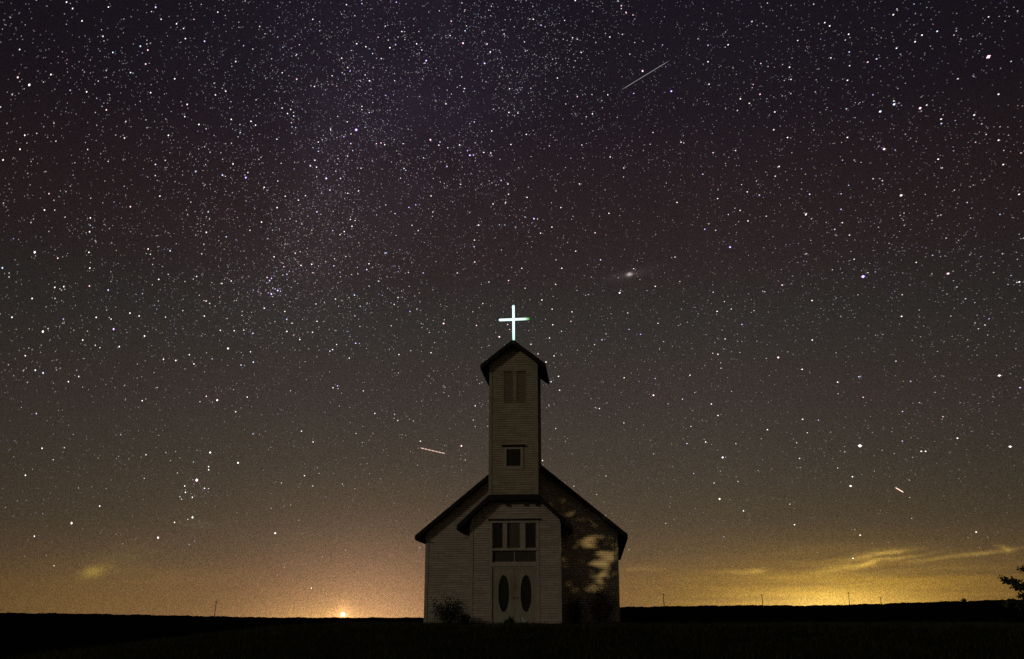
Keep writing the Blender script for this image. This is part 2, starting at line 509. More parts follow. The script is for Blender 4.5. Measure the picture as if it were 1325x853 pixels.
def door(x0, x1, ox, hs):
    y0, y1 = PY + .02, PY + .07
    z0, z1 = .14, 2.258
    a, b, oz = .205, .715, 1.29
    n = 40
    mbd = MB()
    # front face with an oval cut-out: strips from the oval to the door edge
    def edge(t):
        dx, dz = math.cos(t), math.sin(t)
        k = 1e9
        if dx > 1e-6: k = min(k, (x1 - ox) / dx)
        if dx < -1e-6: k = min(k, (x0 - ox) / dx)
        if dz > 1e-6: k = min(k, (z1 - oz) / dz)
        if dz < -1e-6: k = min(k, (z0 - oz) / dz)
        return ox + dx * k, oz + dz * k
    ts = [2 * math.pi * i / n for i in range(n)]
    for cx_ in (x0, x1):
        for cz_ in (z0, z1): ts.append(math.atan2(cz_ - oz, cx_ - ox) % (2 * math.pi))
    ts = sorted(set(round(t, 6) for t in ts))
    for i in range(len(ts)):
        t0, t1 = ts[i], ts[(i + 1) % len(ts)]
        e0, e1 = edge(t0), edge(t1)
        def ov(t, k=1.0):
            e = 1 / math.sqrt((math.cos(t) / a) ** 2 + (math.sin(t) / b) ** 2) * k
            return ox + math.cos(t) * e, oz + math.sin(t) * e
        o0, o1 = ov(t0), ov(t1)
        mbd.quad((o0[0], y0, o0[1]), (e0[0], y0, e0[1]), (e1[0], y0, e1[1]), (o1[0], y0, o1[1]))
        mbd.quad((o0[0], y0, o0[1]), (o1[0], y0, o1[1]), (o1[0], y1, o1[1]), (o0[0], y1, o0[1]))
    for (p, q_) in (((x0, z0), (x1, z0)), ((x1, z0), (x1, z1)), ((x1, z1), (x0, z1)), ((x0, z1), (x0, z0))):
        mbd.quad((p[0], y0, p[1]), (q_[0], y0, q_[1]), (q_[0], y1, q_[1]), (p[0], y1, p[1]))
    d = mbd.build('door', M['door'], church, fix=False)
    gl = MB()
    gl.add([(ox + a * 1.02 * math.cos(2 * math.pi * i / n), y0 + .03, oz + b * 1.01 * math.sin(2 * math.pi * i / n)) for i in range(n)], [tuple(range(n))])
    gl.build('oval_pane', M['glass'], d, fix=False)
    rim = MB()
    rim.tube([(ox + a * math.cos(2 * math.pi * i / n), y0 - .004, oz + b * math.sin(2 * math.pi * i / n)) for i in range(n + 1)], .012, 5)
    rim.build('oval_rim', M['fascia'], d)
    h = MB(); h.tube([(hs, y0 - .002, 1.12), (hs, y0 - .05, 1.12), (hs, y0 - .06, 1.115)], [.015, .018, .03], 8); h.build('handle', M['metal'], d)
door(-1.046, -.134, -.575, -.2)
door(-.126, .776, .335, -.06)
q = MB(); q.box(-1.2, .95, PY - .75, PY - .04, -.15, .135); q.build('door_step', M['stone'], church)

# bell tower
TC, TH, TY0, TY1 = -.172, 1.02, -2.05, .5
mb = MB()
def tlim(z):
    h = min(TH, (11.95 - .2 - z) / .79)
    return TC - h, TC + h
LV = [(-.60, -.20, 9.19, 10.55), (-.05, .36, 9.19, 10.55)]
TW = (-.47, .13, 6.45, 7.2)
clap(mb, lambda s, o, z: (s, TY0 - o, z), tlim, 5.1, 11.72, LV + [TW], seam=.62)
for sx in (-1, 1):
    clap(mb, lambda s, o, z, sx=sx: (TC + sx * (TH + o), s, z), lambda z: (TY0, TY1), 4.2, 10.9)
mb.add([(TC - TH, TY1, 4.2), (TC + TH, TY1, 4.2), (TC + TH, TY1, 10.94), (TC, TY1, 11.74), (TC - TH, TY1, 10.94)], [(0, 1, 2, 3, 4)])
mb.box(TC - TH + .02, TC + TH - .02, TY0 + .12, TY0 + .14, 5.1, 10.9)
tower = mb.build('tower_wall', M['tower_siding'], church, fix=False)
boards(tower, [(TC - TH - .03, TC - TH + .10, TY0 - .032, TY0 + .1, 5.2, 10.9), (TC + TH - .10, TC + TH + .03, TY0 - .032, TY0 + .1, 5.2, 10.9)], M['trim_green'])
q = MB(); q.box(TC - TH + .102, TC + TH - .102, TY0 - .03, TY0 - .001, 10.66, 10.84); q.build('frieze_board', M['trim_green'], tower)
for (a, b, z0, z1) in LV:
    l = MB()
    l.box(a, a + .04, TY0 - .021, TY0 + .1, z0, z1); l.box(b - .04, b, TY0 - .021, TY0 + .1, z0, z1)
    l.box(a + .04, b - .04, TY0 - .021, TY0 + .1, z1 - .04, z1); l.box(a + .04, b - .04, TY0 - .021, TY0 + .1, z0, z0 + .04)
    z = z0 + .05
    while z < z1 - .1:
        l.add([(a + .04, TY0 - .015, z), (b - .04, TY0 - .015, z), (b - .04, TY0 + .015, z + .08), (a + .04, TY0 + .015, z + .08),
               (a + .04, TY0 - .015, z + .014), (b - .04, TY0 - .015, z + .014), (b - .04, TY0 + .015, z + .094), (a + .04, TY0 + .015, z + .094)],
              [(3, 2, 1, 0), (4, 5, 6, 7), (0, 1, 5, 4), (2, 3, 7, 6)])
        z += .085
    l.build('louvre', M['louvre'], tower)
f = MB()
f.box(-.585, -.47, TY0 - .045, TY0 + .05, 6.36, 7.3); f.box(.13, .25, TY0 - .045, TY0 + .05, 6.36, 7.3)
f.box(-.47, .13, TY0 - .045, TY0 + .05, 7.2, 7.3); f.box(-.47, .13, TY0 - .05, TY0 + .05, 6.36, 6.45)
wo = f.build('tower_window', M['trim'], church)
q = MB(); q.box(-.66, .33, TY0 - .11, TY0 - .002, 7.302, 7.375); q.build('drip_cap', M['fascia'], wo)
q = MB(); q.box(-.47, .13, TY0 + .02, TY0 + .03, 6.45, 7.2); q.build('pane', M['glass'], wo)
q = MB(); q.box(-.185, -.155, TY0 + .0, TY0 + .02, 6.45, 7.2); q.build('sash_bar', M['fascia'], wo)
gable_roof('tower_roof', church, TC, 11.95, .79, 1.38, -2.4, .85, .13, .22)

# lit cross on the front of the ridge
def mat_cross():
    m, t, b, oc = material('cold white neon tube')
    sp = t.new('ShaderNodeSeparateXYZ'); t.put(sp.inputs[0], oc)
    tip = t.m('MULTIPLY_ADD', sp.outputs[0], 5.0, -1.7, clamp=True)      # the failing green end of the right arm
    foot = t.m('MULTIPLY_ADD', sp.outputs[2], -2.6, 32.0, clamp=True)     # a paler green foot
    c = t.mix(tip, (.72, 1.0, .98), (.10, .55, .04))
    c = t.mix(t.m('MULTIPLY', foot, .6), c, (.40, .95, .70))
    t.put(b.inputs['Emission Color'], c)
    t.put(b.inputs['Emission Strength'], t.m('MULTIPLY_ADD', tip, -.6, 1.3))
    b.inputs['Base Color'].default_value = (.7, .8, .75, 1)
    return m
MC = mat_cross()
CY_ = -2.47
q = MB(); q.tube([(-.125, CY_, 11.90), (-.128, CY_, 12.0), (-.135, CY_, 13.42), (-.135, CY_, 13.47)], [.05, .054, .054, .035], 10)
cr = q.build('cross', MC, church, True)
q = MB(); q.tube([(-.77, CY_ - .001, 12.812), (-.73, CY_ - .001, 12.812), (.52, CY_ - .001, 12.834), (.565, CY_ - .001, 12.835)], [.035, .054, .05, .03], 10)
q.build('cross_arm', MC, cr, True)
q = MB(); q.box(-.15, -.1, CY_ + .075, CY_ + .11, 11.6, 12.3); q.box(-.15, -.1, CY_ + .03, CY_ + .075, 12.2, 12.24)
q.build('cross_bracket', M['fascia'], cr)

# pale bent piece of pipe lying by the door
wx, wy = to_world(.31, PY - 1.0)
q = MB()
q.tube([(wx - .02, wy, .36), (wx - .03, wy, .28), (wx, wy - .01, .22), (wx + .08, wy - .01, .195), (wx + .18, wy, .19)], .036, 8)
tag(q.build('pipe_elbow', M['pipe'], None, True), 'short pale bent pipe end on the ground before the church door', 'pipe')

# ------------------------------------------------------------------ plants
def leaf_mesh(pts, size, name, mat, parent, seed=0):
    rr = np.random.default_rng(seed)
    n = len(pts)
    P = np.asarray(pts, float)
    a = rr.normal(size=(n, 3)); a /= np.linalg.norm(a, axis=1)[:, None]
    b = rr.normal(size=(n, 3)); b -= a * (a * b).sum(1)[:, None]; b /= np.linalg.norm(b, axis=1)[:, None]
    s = size * rr.uniform(.6, 1.35, n)[:, None]
    v = np.stack([P, P + a * s * .5 + b * s * .3, P + a * s, P + a * s * .5 - b * s * .3], 1)
    me = bpy.data.meshes.new(name)
    me.from_pydata(v.reshape(-1, 3).tolist(), [], np.arange(4 * n).reshape(-1, 4).tolist())
    me.materials.append(mat)
    return link(bpy.data.objects.new(name, me), parent)

def shrub(label, x, y, w, h, seed, nst=26, nl=75, lean=0.0, leaf=.07):
    rd = random.Random(seed)
    z = gz(x, y)
    root = empty('shrub', (x, y, z)); tag(root, label, 'shrub', 'shrubs along the church wall')
    tw = MB(); pts = []
    for _ in range(nst):
        a = rd.uniform(0, 2 * math.pi); out = abs(rd.gauss(.45, .3)); hh = h * rd.uniform(.45, 1.0) * (1.05 - .35 * min(out, 1))
        tip = Vector((math.cos(a) * out * w * .5 + lean * hh, math.sin(a) * out * w * .4, hh))
        base = Vector((math.cos(a) * .06, math.sin(a) * .06, 0))
        mid = base.lerp(tip, .5) + Vector((rd.gauss(0, .05), rd.gauss(0, .05), .1))
        tw.tube([base, mid, tip], [.012, .008, .003], 4)
        for _k in range(nl):
            t = rd.uniform(.18, 1.04)
            p = (base.lerp(mid, t * 2) if t < .5 else mid.lerp(tip, t * 2 - 1))
            sp = .11 * w * (1.25 - .6 * t)
            pts.append(p + Vector((rd.gauss(0, sp), rd.gauss(0, sp * .7), rd.gauss(0, sp * .8))))
    tw.build('stem', M['bark'], root)
    pts = [p if p.z > .02 else Vector((p.x, p.y, .02)) for p in pts]
    leaf_mesh(pts, leaf, 'foliage', M['bush'], root, seed)
    return root
for (lx, ly, w, h, sd, lb, ns) in (
    (-3.02, -.95, 1.65, 1.45, 3, 'ragged dark shrub in front of the left church wall', 30),
    (-2.1, -2.55, .62, .55, 8, 'small low shrub at the left corner of the porch', 12),
    (-.25, -3.3, .5, .38, 12, 'tiny weedy shrub growing in front of the double doors', 9),
    (2.25, -.9, .95, 1.3, 5, 'dark shrub hugging the right side of the porch', 18),
    (3.45, -.8, 1.25, 1.75, 6, 'tall dark shrub against the right end of the church front', 30)):
    x, y = to_world(lx, ly)
    shrub(lb, x, y, w, h, sd, ns)

# small bush out on the skyline
bx, by = polar(23.66, 447)
b = empty('skyline_bush', (bx, by, gz(bx, by) - .2)); tag(b, 'tiny round bush alone on the right skyline', 'shrub')
rd = random.Random(4)
leaf_mesh([(rd.gauss(0, .36), rd.gauss(0, .35), abs(rd.gauss(.5, .3))) for _ in range(500)], .38, 'foliage', M['bush'], b, 4)
q = MB(); q.tube([(0, 0, -.2), (.05, 0, .6), (0, .05, 1.1)], [.08, .06, .02], 5); q.build('stem', M['bark'], b)

# the yard tree at the right edge of the picture: most of its crown hangs between the floodlight and the church
GAPS = [(2.88, 3.55, .66, .23, -5), (2.2, 3.38, .22, .10, 25), (3.20, 2.36, .46, .22, 25), (3.70, 2.72, .50, .20, 38), (3.98, 3.00, .18, .26, 0), (3.38, 1.86, .32, .42, 0), (2.6, 1.50, .28, .20, 0), (1.98, 1.62, .10, .26, 0),
        (2.05, 4.85, .07, .10, 40), (3.35, 4.30, .42, .06, -38)]
def tree(x, y, seed):
    rd = random.Random(seed)
    z0 = gz(x, y)
    root = empty('yard_tree', (x, y, z0)); tag(root, 'dark leafy tree reaching into view at the right edge of the yard', 'tree')
    wood = MB(); pts = []
    def branch(p, d, ln, r, depth):
        n = 4; ps = [p]; q = p; dd = d.copy()
        for i in range(n):
            dd = (dd + Vector((rd.gauss(0, .12), rd.gauss(0, .12), .07 if depth < 3 else -.02))).normalized()
            q = q + dd * ln / n
            if q.x < -2.4: q.x = -2.4
            ps.append(q)
        wood.tube(ps, [r * (1 - .6 * i / n) for i in range(n + 1)], 7 if depth < 2 else 4)
        if depth >= 3:
            for _ in range(60):
                t = rd.uniform(.1, 1.05) * n
                i = min(int(t), n - 1); b_ = ps[i].lerp(ps[i + 1], t - i)
                pts.append(b_ + Vector((rd.gauss(0, .15), rd.gauss(0, .15), rd.gauss(0, .12))))
            return
        kids = 6 if depth == 0 else rd.choice((3, 4))
        for k in range(kids):
            i = rd.choice((1, 2, 3, 4)) if depth else rd.choice((2, 3, 4))
            ax = Vector((rd.gauss(0, 1), rd.gauss(0, 1), rd.gauss(.05, .4))).normalized()
            nd = (dd * .5 + ax * .85).normalized()
            branch(ps[i], nd, ln * rd.uniform(.55, .75), r * .45, depth + 1)
        branch(q, dd, ln * .7, r * .42, depth + 1)
    branch(Vector((0, 0, 0)), Vector((.04, 0, 1)), 2.6, .17, 0)
    # leaf masses added to the crown to block the floodlight beam
    for _ in range(150):
        c_ = Vector((rd.uniform(-2.1, 2.1), rd.uniform(-1.2, 1.6), rd.uniform(1.3, 6.4)))
        rr_ = rd.uniform(.25, .5)
        for _k in range(95):
            pts.append(c_ + Vector((rd.gauss(0, rr_), rd.gauss(0, rr_), rd.gauss(0, rr_ * .7))))
    # leaves dropped along the beam to shape the light patches on the wall
    L_ = Vector(SPOT_LOC)
    wob = [(rd.uniform(0, 6.3), rd.uniform(0, 6.3)) for _ in GAPS]
    keep = []
    for p in pts:
        if p.x < -2.6 + .2 * max(p.z - 1.2, 0): continue
        w = Vector((x, y, z0)) + p
        d = w - L_
        la = to_local(L_.x, L_.y); lb = to_local(w.x, w.y)
        if lb[1] > -.5: keep.append(p); continue
        k = (0 - la[1]) / (lb[1] - la[1])
        X = la[0] + (lb[0] - la[0]) * k; Z = L_.z + d.z * k
        open_ = False
        for (gx_, gz_, ga, gb, gt), (w1, w2) in zip(GAPS, wob):
            c, s = math.cos(R(gt)), math.sin(R(gt))
            u, v = (X - gx_) * c + (Z - gz_) * s, -(X - gx_) * s + (Z - gz_) * c
            an = math.atan2(v / gb, u / ga)
            e = math.hypot(u / (ga + .09), v / (gb + .09)) / (1 + .24 * math.sin(3 * an + w1) + .2 * math.sin(6 * an + w2) + .14 * math.sin(11 * an + w1 + w2))
            if e < 1 and rd.random() < .985: open_ = True; break
        if not open_: keep.append(p)
    pts = keep
    n_crown = len(pts)
    # low limbs that reach to the left into the picture
    for (tx, tz) in LIMBS:
        a_ = Vector((-.1, 0, 1.0)); tip = Vector((tx, .1, tz))
        m_ = a_.lerp(tip, .62) + Vector((0, 0, .05))
        wood.tube([a_, m_, tip], [.05, .028, .006], 5)
        for _ in range(330):
            t = 1 - abs(rd.gauss(0, .2))
            p = m_.lerp(tip, (t - .62) / .38) if t > .62 else a_.lerp(m_, max(t, .1) / .62)
            sp = .04 + .3 * (1 - t)
            pts.append(p + Vector((rd.gauss(0, sp), rd.gauss(0, sp), rd.gauss(0, sp * .8))))
    wood.build('trunk', M['bark'], root)
    leaf_mesh(pts[:n_crown], .17, 'crown', M['leaf'], root, seed)
    leaf_mesh(pts[n_crown:], .10, 'low_foliage', M['leaf'], root, seed + 1)
    return root
LIMBS = [(-3.92, 2.22), (-3.62, 2.02), (-3.98, 1.56), (-3.35, 2.52), (-3.5, 1.75), (-3.1, 2.0)]
tree(18.3, 30.0, 21)

# ------------------------------------------------------------------ far poles and lamps
def pole(az, r, top_el, label, lean=0.0, arm=True):
    x, y = polar(az, r)
    zt = CAMZ + r * math.tan(R(top_el))
    zb = gz(x, y)
    root = empty('utility_pole', (x, y, zb), -R(az)); tag(root, label, 'utility pole', 'utility poles along the skyline')
    h = zt - zb
    p = MB(); p.tube([(0, 0, -.5), (lean * .5, 0, h * .5), (lean, 0, h)], [.17, .15, .12], 8); p.build('post', M['pole'], root)
    if arm:
        a = MB(); a.box(lean - 1.0, lean + 1.0, -.24, -.16, h - .75, h - .62); ao = a.build('crossarm', M['pole'], root)
        for ix in (-1.0, -.45, .45, 1.0):
            i_ = MB(); i_.tube([(lean + ix, -.23, h - .578), (lean + ix, -.23, h - .42)], [.05, .06], 6); i_.build('insulator', M['stone'], ao)
pole(-16.03, 462, .87, 'tallest leaning utility pole on the dark left horizon', .35)
pole(8.37, 470, 1.27, 'utility pole on the skyline nearest the right of the church')
pole(13.65, 470, 1.24, 'thin utility pole at the left rim of the yellow glow', -.15)
pole(18.10, 470, 1.31, 'utility pole standing in the brightest yellow glow')
pole(19.68, 520, 1.06, 'shortest, faintest utility pole just right of the bright glow')

def far_lamp(az, r, el, rad, col, strength, label, name='yard_lamp'):
    x, y = polar(az, r); zb = gz(x, y); z = CAMZ + r * math.tan(R(el))
    root = empty(name, (x, y, zb)); tag(root, label, 'lamp', 'lamps far across the field')
    h = z - zb
    p = MB(); p.tube([(0, 0, -1), (0, 0, h - rad * .6)], [.08, .05], 6); p.build('post', M['pole'], root)
    bm = bmesh.new(); bmesh.ops.create_icosphere(bm, subdivisions=2, radius=rad, matrix=Matrix.Translation((0, 0, h)))
    me = bpy.data.meshes.new('globe'); bm.to_mesh(me); bm.free()
    me.polygons.foreach_set('use_smooth', [True] * len(me.polygons))
    me.materials.append(mat_emit(label[:20], col, strength)); link(bpy.data.objects.new('globe', me), root)
far_lamp(-9.27, 449, .15, .85, (1, .72, .45), 7.0, 'glaring orange-white lamp on the left horizon')
far_lamp(11.93, 425, .522, .22, (.8, .75, .6), .28, 'dimmer left one of two tiny lights in the right field')
far_lamp(12.42, 425, .54, .25, (.85, .95, .85), .42, 'brighter right one of two tiny lights in the right field')

# ------------------------------------------------------------------ stars: one mesh on the sky
CATALOGUE = '-23.32 28.51 2b;-28.52 26.84 3w;-27.24 31.27 2w;-20.83 28.61 2w;-17.83 28.40 2w;-20.04 26.74 2b;-21.39 23.99 2b;-16.24 23.93 3v;-11.49 24.32 3v;-20.96 22.35 2w;-20.46 30.76 2w;-22.09 27.68 2w;-25.54 27.10 2w;-24.42 29.34 2b;-13.79 30.78 1w;-12.53 29.26 2w;-13.68 27.56 2b;-14.41 27.91 2b;-26.29 30.55 2w;-22.61 30.11 1w;-17.60 29.74 1b;-22.56 31.77 1w;-13.07 22.99 2w;-13.86 23.14 2w;-10.55 26.70 2v;-28.37 24.31 2w;-29.24 22.87 2w;-23.94 23.76 1w;-24.50 20.68 2w;-27.44 19.97 1w;-26.35 20.80 1w;-5.56 31.13 3v;-9.81 27.13 4v;-1.78 31.09 3v;-3.20 32.14 3p;-3.99 33.28 2p;-2.66 26.04 3v;-2.81 26.29 2v;-5.16 26.83 3p;-6.86 26.54 2p;-8.24 26.51 2p;-8.53 26.45 2p;-10.37 30.28 2v;-8.93 30.59 1v;7.19 33.94 2p;7.48 33.58 2p;8.40 30.42 3p;10.15 29.21 3v;7.78 29.25 2v;4.50 31.61 2w;-5.96 23.16 2v;-6.38 23.00 2v;1.36 22.48 3v;-0.22 23.87 2w;0.94 23.69 2w;-1.18 23.32 2w;6.17 25.84 2w;0.91 27.22 2w;-0.07 26.66 2w;-1.34 26.18 2w;5.99 22.68 2w;10.16 23.08 2w;-9.49 23.77 2w;-7.61 34.10 2v;-7.42 32.29 1w;-7.19 32.59 2w;6.38 32.35 2w;28.42 28.28 4p;23.15 26.89 3b;22.35 26.65 3b;24.52 26.45 3p;22.33 24.67 3p;22.95 22.11 3w;20.38 25.58 2w;20.72 28.55 2w;17.44 29.72 2w;13.84 31.34 2w;15.56 28.52 2p;16.35 27.48 2w;23.65 29.70 2b;25.96 30.10 2b;25.12 30.08 2w;27.27 25.57 2w;28.64 26.34 2w;14.36 28.41 2w;17.63 21.74 2w;28.35 22.81 2w;25.12 23.68 2w;28.30 24.07 2w;27.73 24.48 1w;12.53 30.58 2w;16.20 26.54 2w;16.34 24.53 2w;14.30 21.73 2w;16.97 26.03 2w;21.06 30.88 2w;20.02 31.48 2w;-27.05 18.48 3w;-24.35 18.87 2w;-24.45 19.95 2w;-25.39 16.91 2w;-25.83 16.81 2w;-26.86 16.09 2w;-27.69 15.00 2w;-26.12 14.45 3w;-22.62 14.97 3v;-22.23 14.07 2w;-24.11 14.23 2w;-18.52 13.95 2w;-16.46 14.45 3w;-19.87 13.59 2w;-18.23 13.47 2w;-16.81 11.57 3w;-15.19 11.83 2w;-20.75 11.28 2w;-26.23 12.42 2w;-15.76 10.99 2w;-12.07 10.08 2w;-10.43 12.58 2w;-10.14 12.54 1w;-24.56 11.98 2w;-10.55 17.60 2w;-13.43 16.73 2w;-16.96 15.42 2w;-18.69 18.10 1w;-20.07 18.21 1w;-13.92 17.87 3v;-14.27 17.65 3v;-14.07 17.95 1w;-13.75 17.84 1w;-14.45 17.70 1w;-14.17 17.51 1w;-21.38 15.81 2w;-17.90 16.13 2w;-4.10 16.44 3p;-4.06 16.65 1w;-6.12 17.08 2v;-0.21 18.95 2p;-0.26 16.42 2p;-0.76 15.71 3p;8.26 12.23 3p;7.65 15.72 2v;6.49 18.13 3w;6.55 18.26 1w;8.63 18.42 2w;5.11 21.60 2p;6.60 13.27 2w;5.11 11.55 2w;2.80 12.63 2w;2.42 17.29 2w;2.65 18.71 2w;-2.13 16.36 2p;-4.81 14.75 2w;-6.70 14.59 2w;-7.97 11.21 2w;-9.58 14.29 2w;2.46 21.99 2w;3.90 20.59 2w;20.45 18.05 4v;24.87 17.67 3p;15.44 14.02 3p;16.70 13.28 2w;26.70 12.09 3w;15.97 18.01 2p;13.54 15.99 2v;13.15 20.36 3v;11.73 21.47 2v;17.38 14.85 2w;18.54 12.45 2w;11.87 10.96 2w;16.50 10.54 2w;14.55 10.06 2w;28.28 16.75 2w;14.28 16.72 1w;12.17 16.81 2w;17.56 17.02 2w;20.73 18.23 1w;-16.95 8.70 3w;-15.42 8.20 3w;-16.97 7.93 2w;-16.95 7.76 2w;-17.53 7.18 4p;-18.06 6.51 2w;-17.68 6.26 2w;-18.13 6.84 2w;-17.09 6.76 2w;-16.87 6.75 1w;-17.58 5.19 3w;-17.81 5.08 1w;-18.48 4.90 2w;-19.24 4.08 3w;-13.16 4.45 3w;-23.56 4.70 3w;-22.30 5.62 2w;-26.02 7.02 2w;-25.23 3.98 2w;-11.04 1.54 2w;-11.76 7.62 2w;-13.00 7.18 1w;-24.81 7.89 1w;-25.41 8.44 2w;-11.39 9.50 2w;-18.23 6.14 1w;-18.32 6.26 1w;-24.14 2.54 1w;19.39 8.94 4w;26.74 8.43 3w;22.46 8.47 2w;22.67 8.46 2w;24.30 9.04 2w;18.71 6.82 3w;18.85 7.31 2w;11.99 8.62 3w;11.69 6.34 3w;12.95 5.66 2w;15.62 4.85 2w;18.96 4.22 2w;18.49 3.02 2w;11.09 9.51 2w;18.13 7.81 1w;12.76 7.27 1w;24.63 4.21 2w;16.08 9.27 1w;15.46 5.96 1w;-2.93 9.45 3p;-5.30 9.69 2w;-2.70 8.65 1w;1.76 8.63 2w;2.30 13.12 2w;1.13 15.28 2w;2.24 15.63 2w;2.50 14.60 2w'
def star_field():
    rs = np.random.default_rng(2024)
    DIST = 9000.0
    px = DIST / LENS_PX
    L = []   # az, el, radius px, r, g, b, stretch
    hue = {'w': (1, .97, .93), 'v': (.50, .30, 1.0), 'b': (.55, .68, 1.0), 'p': (1, .55, .72)}
    size = {'1': (.56, .60), '2': (.74, .90), '3': (1.15, .95), '4': (1.75, 1.0)}
    for t in CATALOGUE.split(';'):
        a, e, k = t.split()
        r_, it = size[k[0]]
        c = hue[k[1]]
        L.append((float(a), float(e), r_, c[0] * it, c[1] * it, c[2] * it))
        if k[0] in '234' and k[1] != 'w':    # white heart of the strongly coloured ones
            L.append((float(a), float(e), r_ * .45, it * .7, it * .7, it * .65))
    def rnd(n, az, el, colour=.5):
        f = (rs.pareto(1.62, n) + 1) * .066
        f = np.minimum(f, .95)
        ext = np.clip((el - .8) / 11.0, 0, 1) ** .8 * .85 + .15
        f = np.where(az > 6, f * .8, f)
        f = f * ext * np.clip((el + .3) / 3.5, 0, 1)
        r_ = (.52 + .30 * np.clip(f - .15, 0, 1.0)) * rs.uniform(.85, 1.15, n)
        ch = rs.random(n)
        for i in range(n):
            if ch[i] < .55: c = (1, .97, .92)
            elif ch[i] < .77: c = (.62, .74, 1.0)
            elif ch[i] < .89: c = (.72, .56, 1.0)
            else: c = (1, .64, .66)
            L.append((az[i], el[i], r_[i], c[0] * f[i], c[1] * f[i], c[2] * f[i]))
    # even field: more of them high up, few near the glow on the horizon
    n = 34000
    az = rs.uniform(-42, 42, n); el = np.degrees(np.arcsin(rs.uniform(0, .66, n)))
    keep = rs.random(n) < np.clip(.16 + el / 22.0, 0, 1)
    clump = .55 + .45 * np.sin(az * .31 + np.sin(el * .27) * 2.1) * np.cos(el * .36 + az * .11)
    keep &= rs.random(n) < .45 + .55 * clump
    rnd(int(keep.sum()), az[keep], el[keep])
    # the band of the milky way from the top middle down to the double cluster
    n = 7600
    t = rs.beta(1.0, 1.35, n); ce = 36 - t * 21
    ca = -1.5 - t * 13.5 + rs.normal(0, 3.8 + 6.5 * (1 - t), n)
    ce = ce + rs.normal(0, 2.0, n)
    lane = np.sin(ca * .55 + 1.3 * np.sin(ce * .5)) * np.cos(ce * .62 - ca * .22) + .6 * np.sin(ca * 1.3 + ce * .9)
    kk = rs.random(n) < np.clip(.62 + .42 * lane, .08, 1)
    rnd(int(kk.sum()), ca[kk], ce[kk])
    for (a, e, n, sg) in ((-14.1, 17.8, 60, .55), (-12.2, 21.5, 90, 1.5), (-17.5, 6.6, 26, .55), (-11.4, 24.6, 90, 1.3), (-3.8, 32, 120, 2.4), (-9.0, 30.5, 110, 1.8), (-14.8, 12.3, 20, .9), (-13.0, 19.6, 60, 1.1)):
        rnd(n, a + rs.normal(0, sg, n) / math.cos(R(e)), e + rs.normal(0, sg, n))
    # the rest of the dome, thinner
    n = 1600
    az = rs.uniform(42, 318, n); el = np.degrees(np.arcsin(rs.uniform(.03, 1, n))); rnd(n, az, el)
    n = 500
    az = rs.uniform(-42, 42, n); el = np.degrees(np.arcsin(rs.uniform(.66, 1, n))); rnd(n, az, el)
    L = np.array(L)
    N = len(L)
    az, el = np.radians(L[:, 0]), np.radians(L[:, 1])
    d = np.stack([np.sin(az) * np.cos(el), np.cos(az) * np.cos(el), np.sin(el)], -1)
    e1 = np.stack([np.cos(az), -np.sin(az), 0 * az], -1)                 # along azimuth
    e2 = np.cross(e1, d); e2 *= np.sign(e2[:, 2])[:, None]
    # the slight smear a star draws while the earth turns, longer towards both sides
    A_, E_ = L[:, 0], L[:, 1]
    st = 1 + np.clip((np.abs(A_ + 3) - 9) / 20, 0, 1) * .6
    ang = np.where(A_ > 0, np.radians(np.clip((E_ - 12) * 1.6, -18, 34)), np.radians(np.clip(90 - (E_ - 14) * 1.3, 62, 118)))
    u = e1 * np.cos(ang)[:, None] + e2 * np.sin(ang)[:, None]
    w = -e1 * np.sin(ang)[:, None] + e2 * np.cos(ang)[:, None]
    rad = (L[:, 2] * px)[:, None]
    c = d * DIST
    V = np.stack([c + u * rad * st[:, None], c + w * rad, c - u * rad * st[:, None], c - w * rad, c + d * rad, c - d * rad], 1)
    F = np.array([(0, 1, 4), (1, 2, 4), (2, 3, 4), (3, 0, 4), (1, 0, 5), (2, 1, 5), (3, 2, 5), (0, 3, 5)])
    verts = V.reshape(-1, 3); faces = (F[None] + (np.arange(N) * 6)[:, None, None]).reshape(-1, 3)
    cols = np.repeat(L[:, 3:6], 6, axis=0)
    # meteor streaks, and lower down an aircraft trail drawn in glowing beads
    ev, ef, ec = [], [], []
    def streak(a0, e0, a1, e1_, wpx, col):
        def pt(a, e): return Vector((math.sin(R(a)) * math.cos(R(e)), math.cos(R(a)) * math.cos(R(e)), math.sin(R(e)))) * (DIST - 20)
        p, q = pt(a0, e0), pt(a1, e1_)
        dr = (q - p).normalized(); n1 = dr.cross(p.normalized()).normalized(); n2 = dr.cross(n1)
        b = len(ev); h = wpx * px
        m1, m2 = p.lerp(q, .12), p.lerp(q, .88)
        ev.append(p)
        for m_ in (m1, m2):
            for s_, t_ in ((1, 0), (0, 1), (-1, 0), (0, -1)): ev.append(m_ + n1 * h * s_ + n2 * h * t_)
        ev.append(q)
        for k in range(4):
            l = (k + 1) % 4
            ef.append((b, b + 1 + k, b + 1 + l)); ef.append((b + 1 + k, b + 5 + k, b + 5 + l)); ef.append((b + 1 + k, b + 5 + l, b + 1 + l)); ef.append((b + 9, b + 5 + l, b + 5 + k))
        ec.extend([col] * 10)
    streak(6.96, 29.46, 10.17, 30.87, .34, (.13, .12, .12))
    streak(-5.42, 9.34, -3.82, 9.0, .5, (.12, .05, .04))
    for k in range(7):
        t = .16 + k * .125; a = -5.42 + 1.6 * t; e = 9.34 - .34 * t
        streak(a - .09, e + .019, a + .09, e - .019, .55, (.30, .21, .18))
    streak(20.97, 6.65, 21.36, 6.37, .55, (.75, .50, .40))
    b = len(verts)
    verts = np.concatenate([verts, np.array([tuple(v) for v in ev])]); faces = np.concatenate([faces, np.array(ef) + b]); cols = np.concatenate([cols, np.array(ec)])
    me = bpy.data.meshes.new('sky')
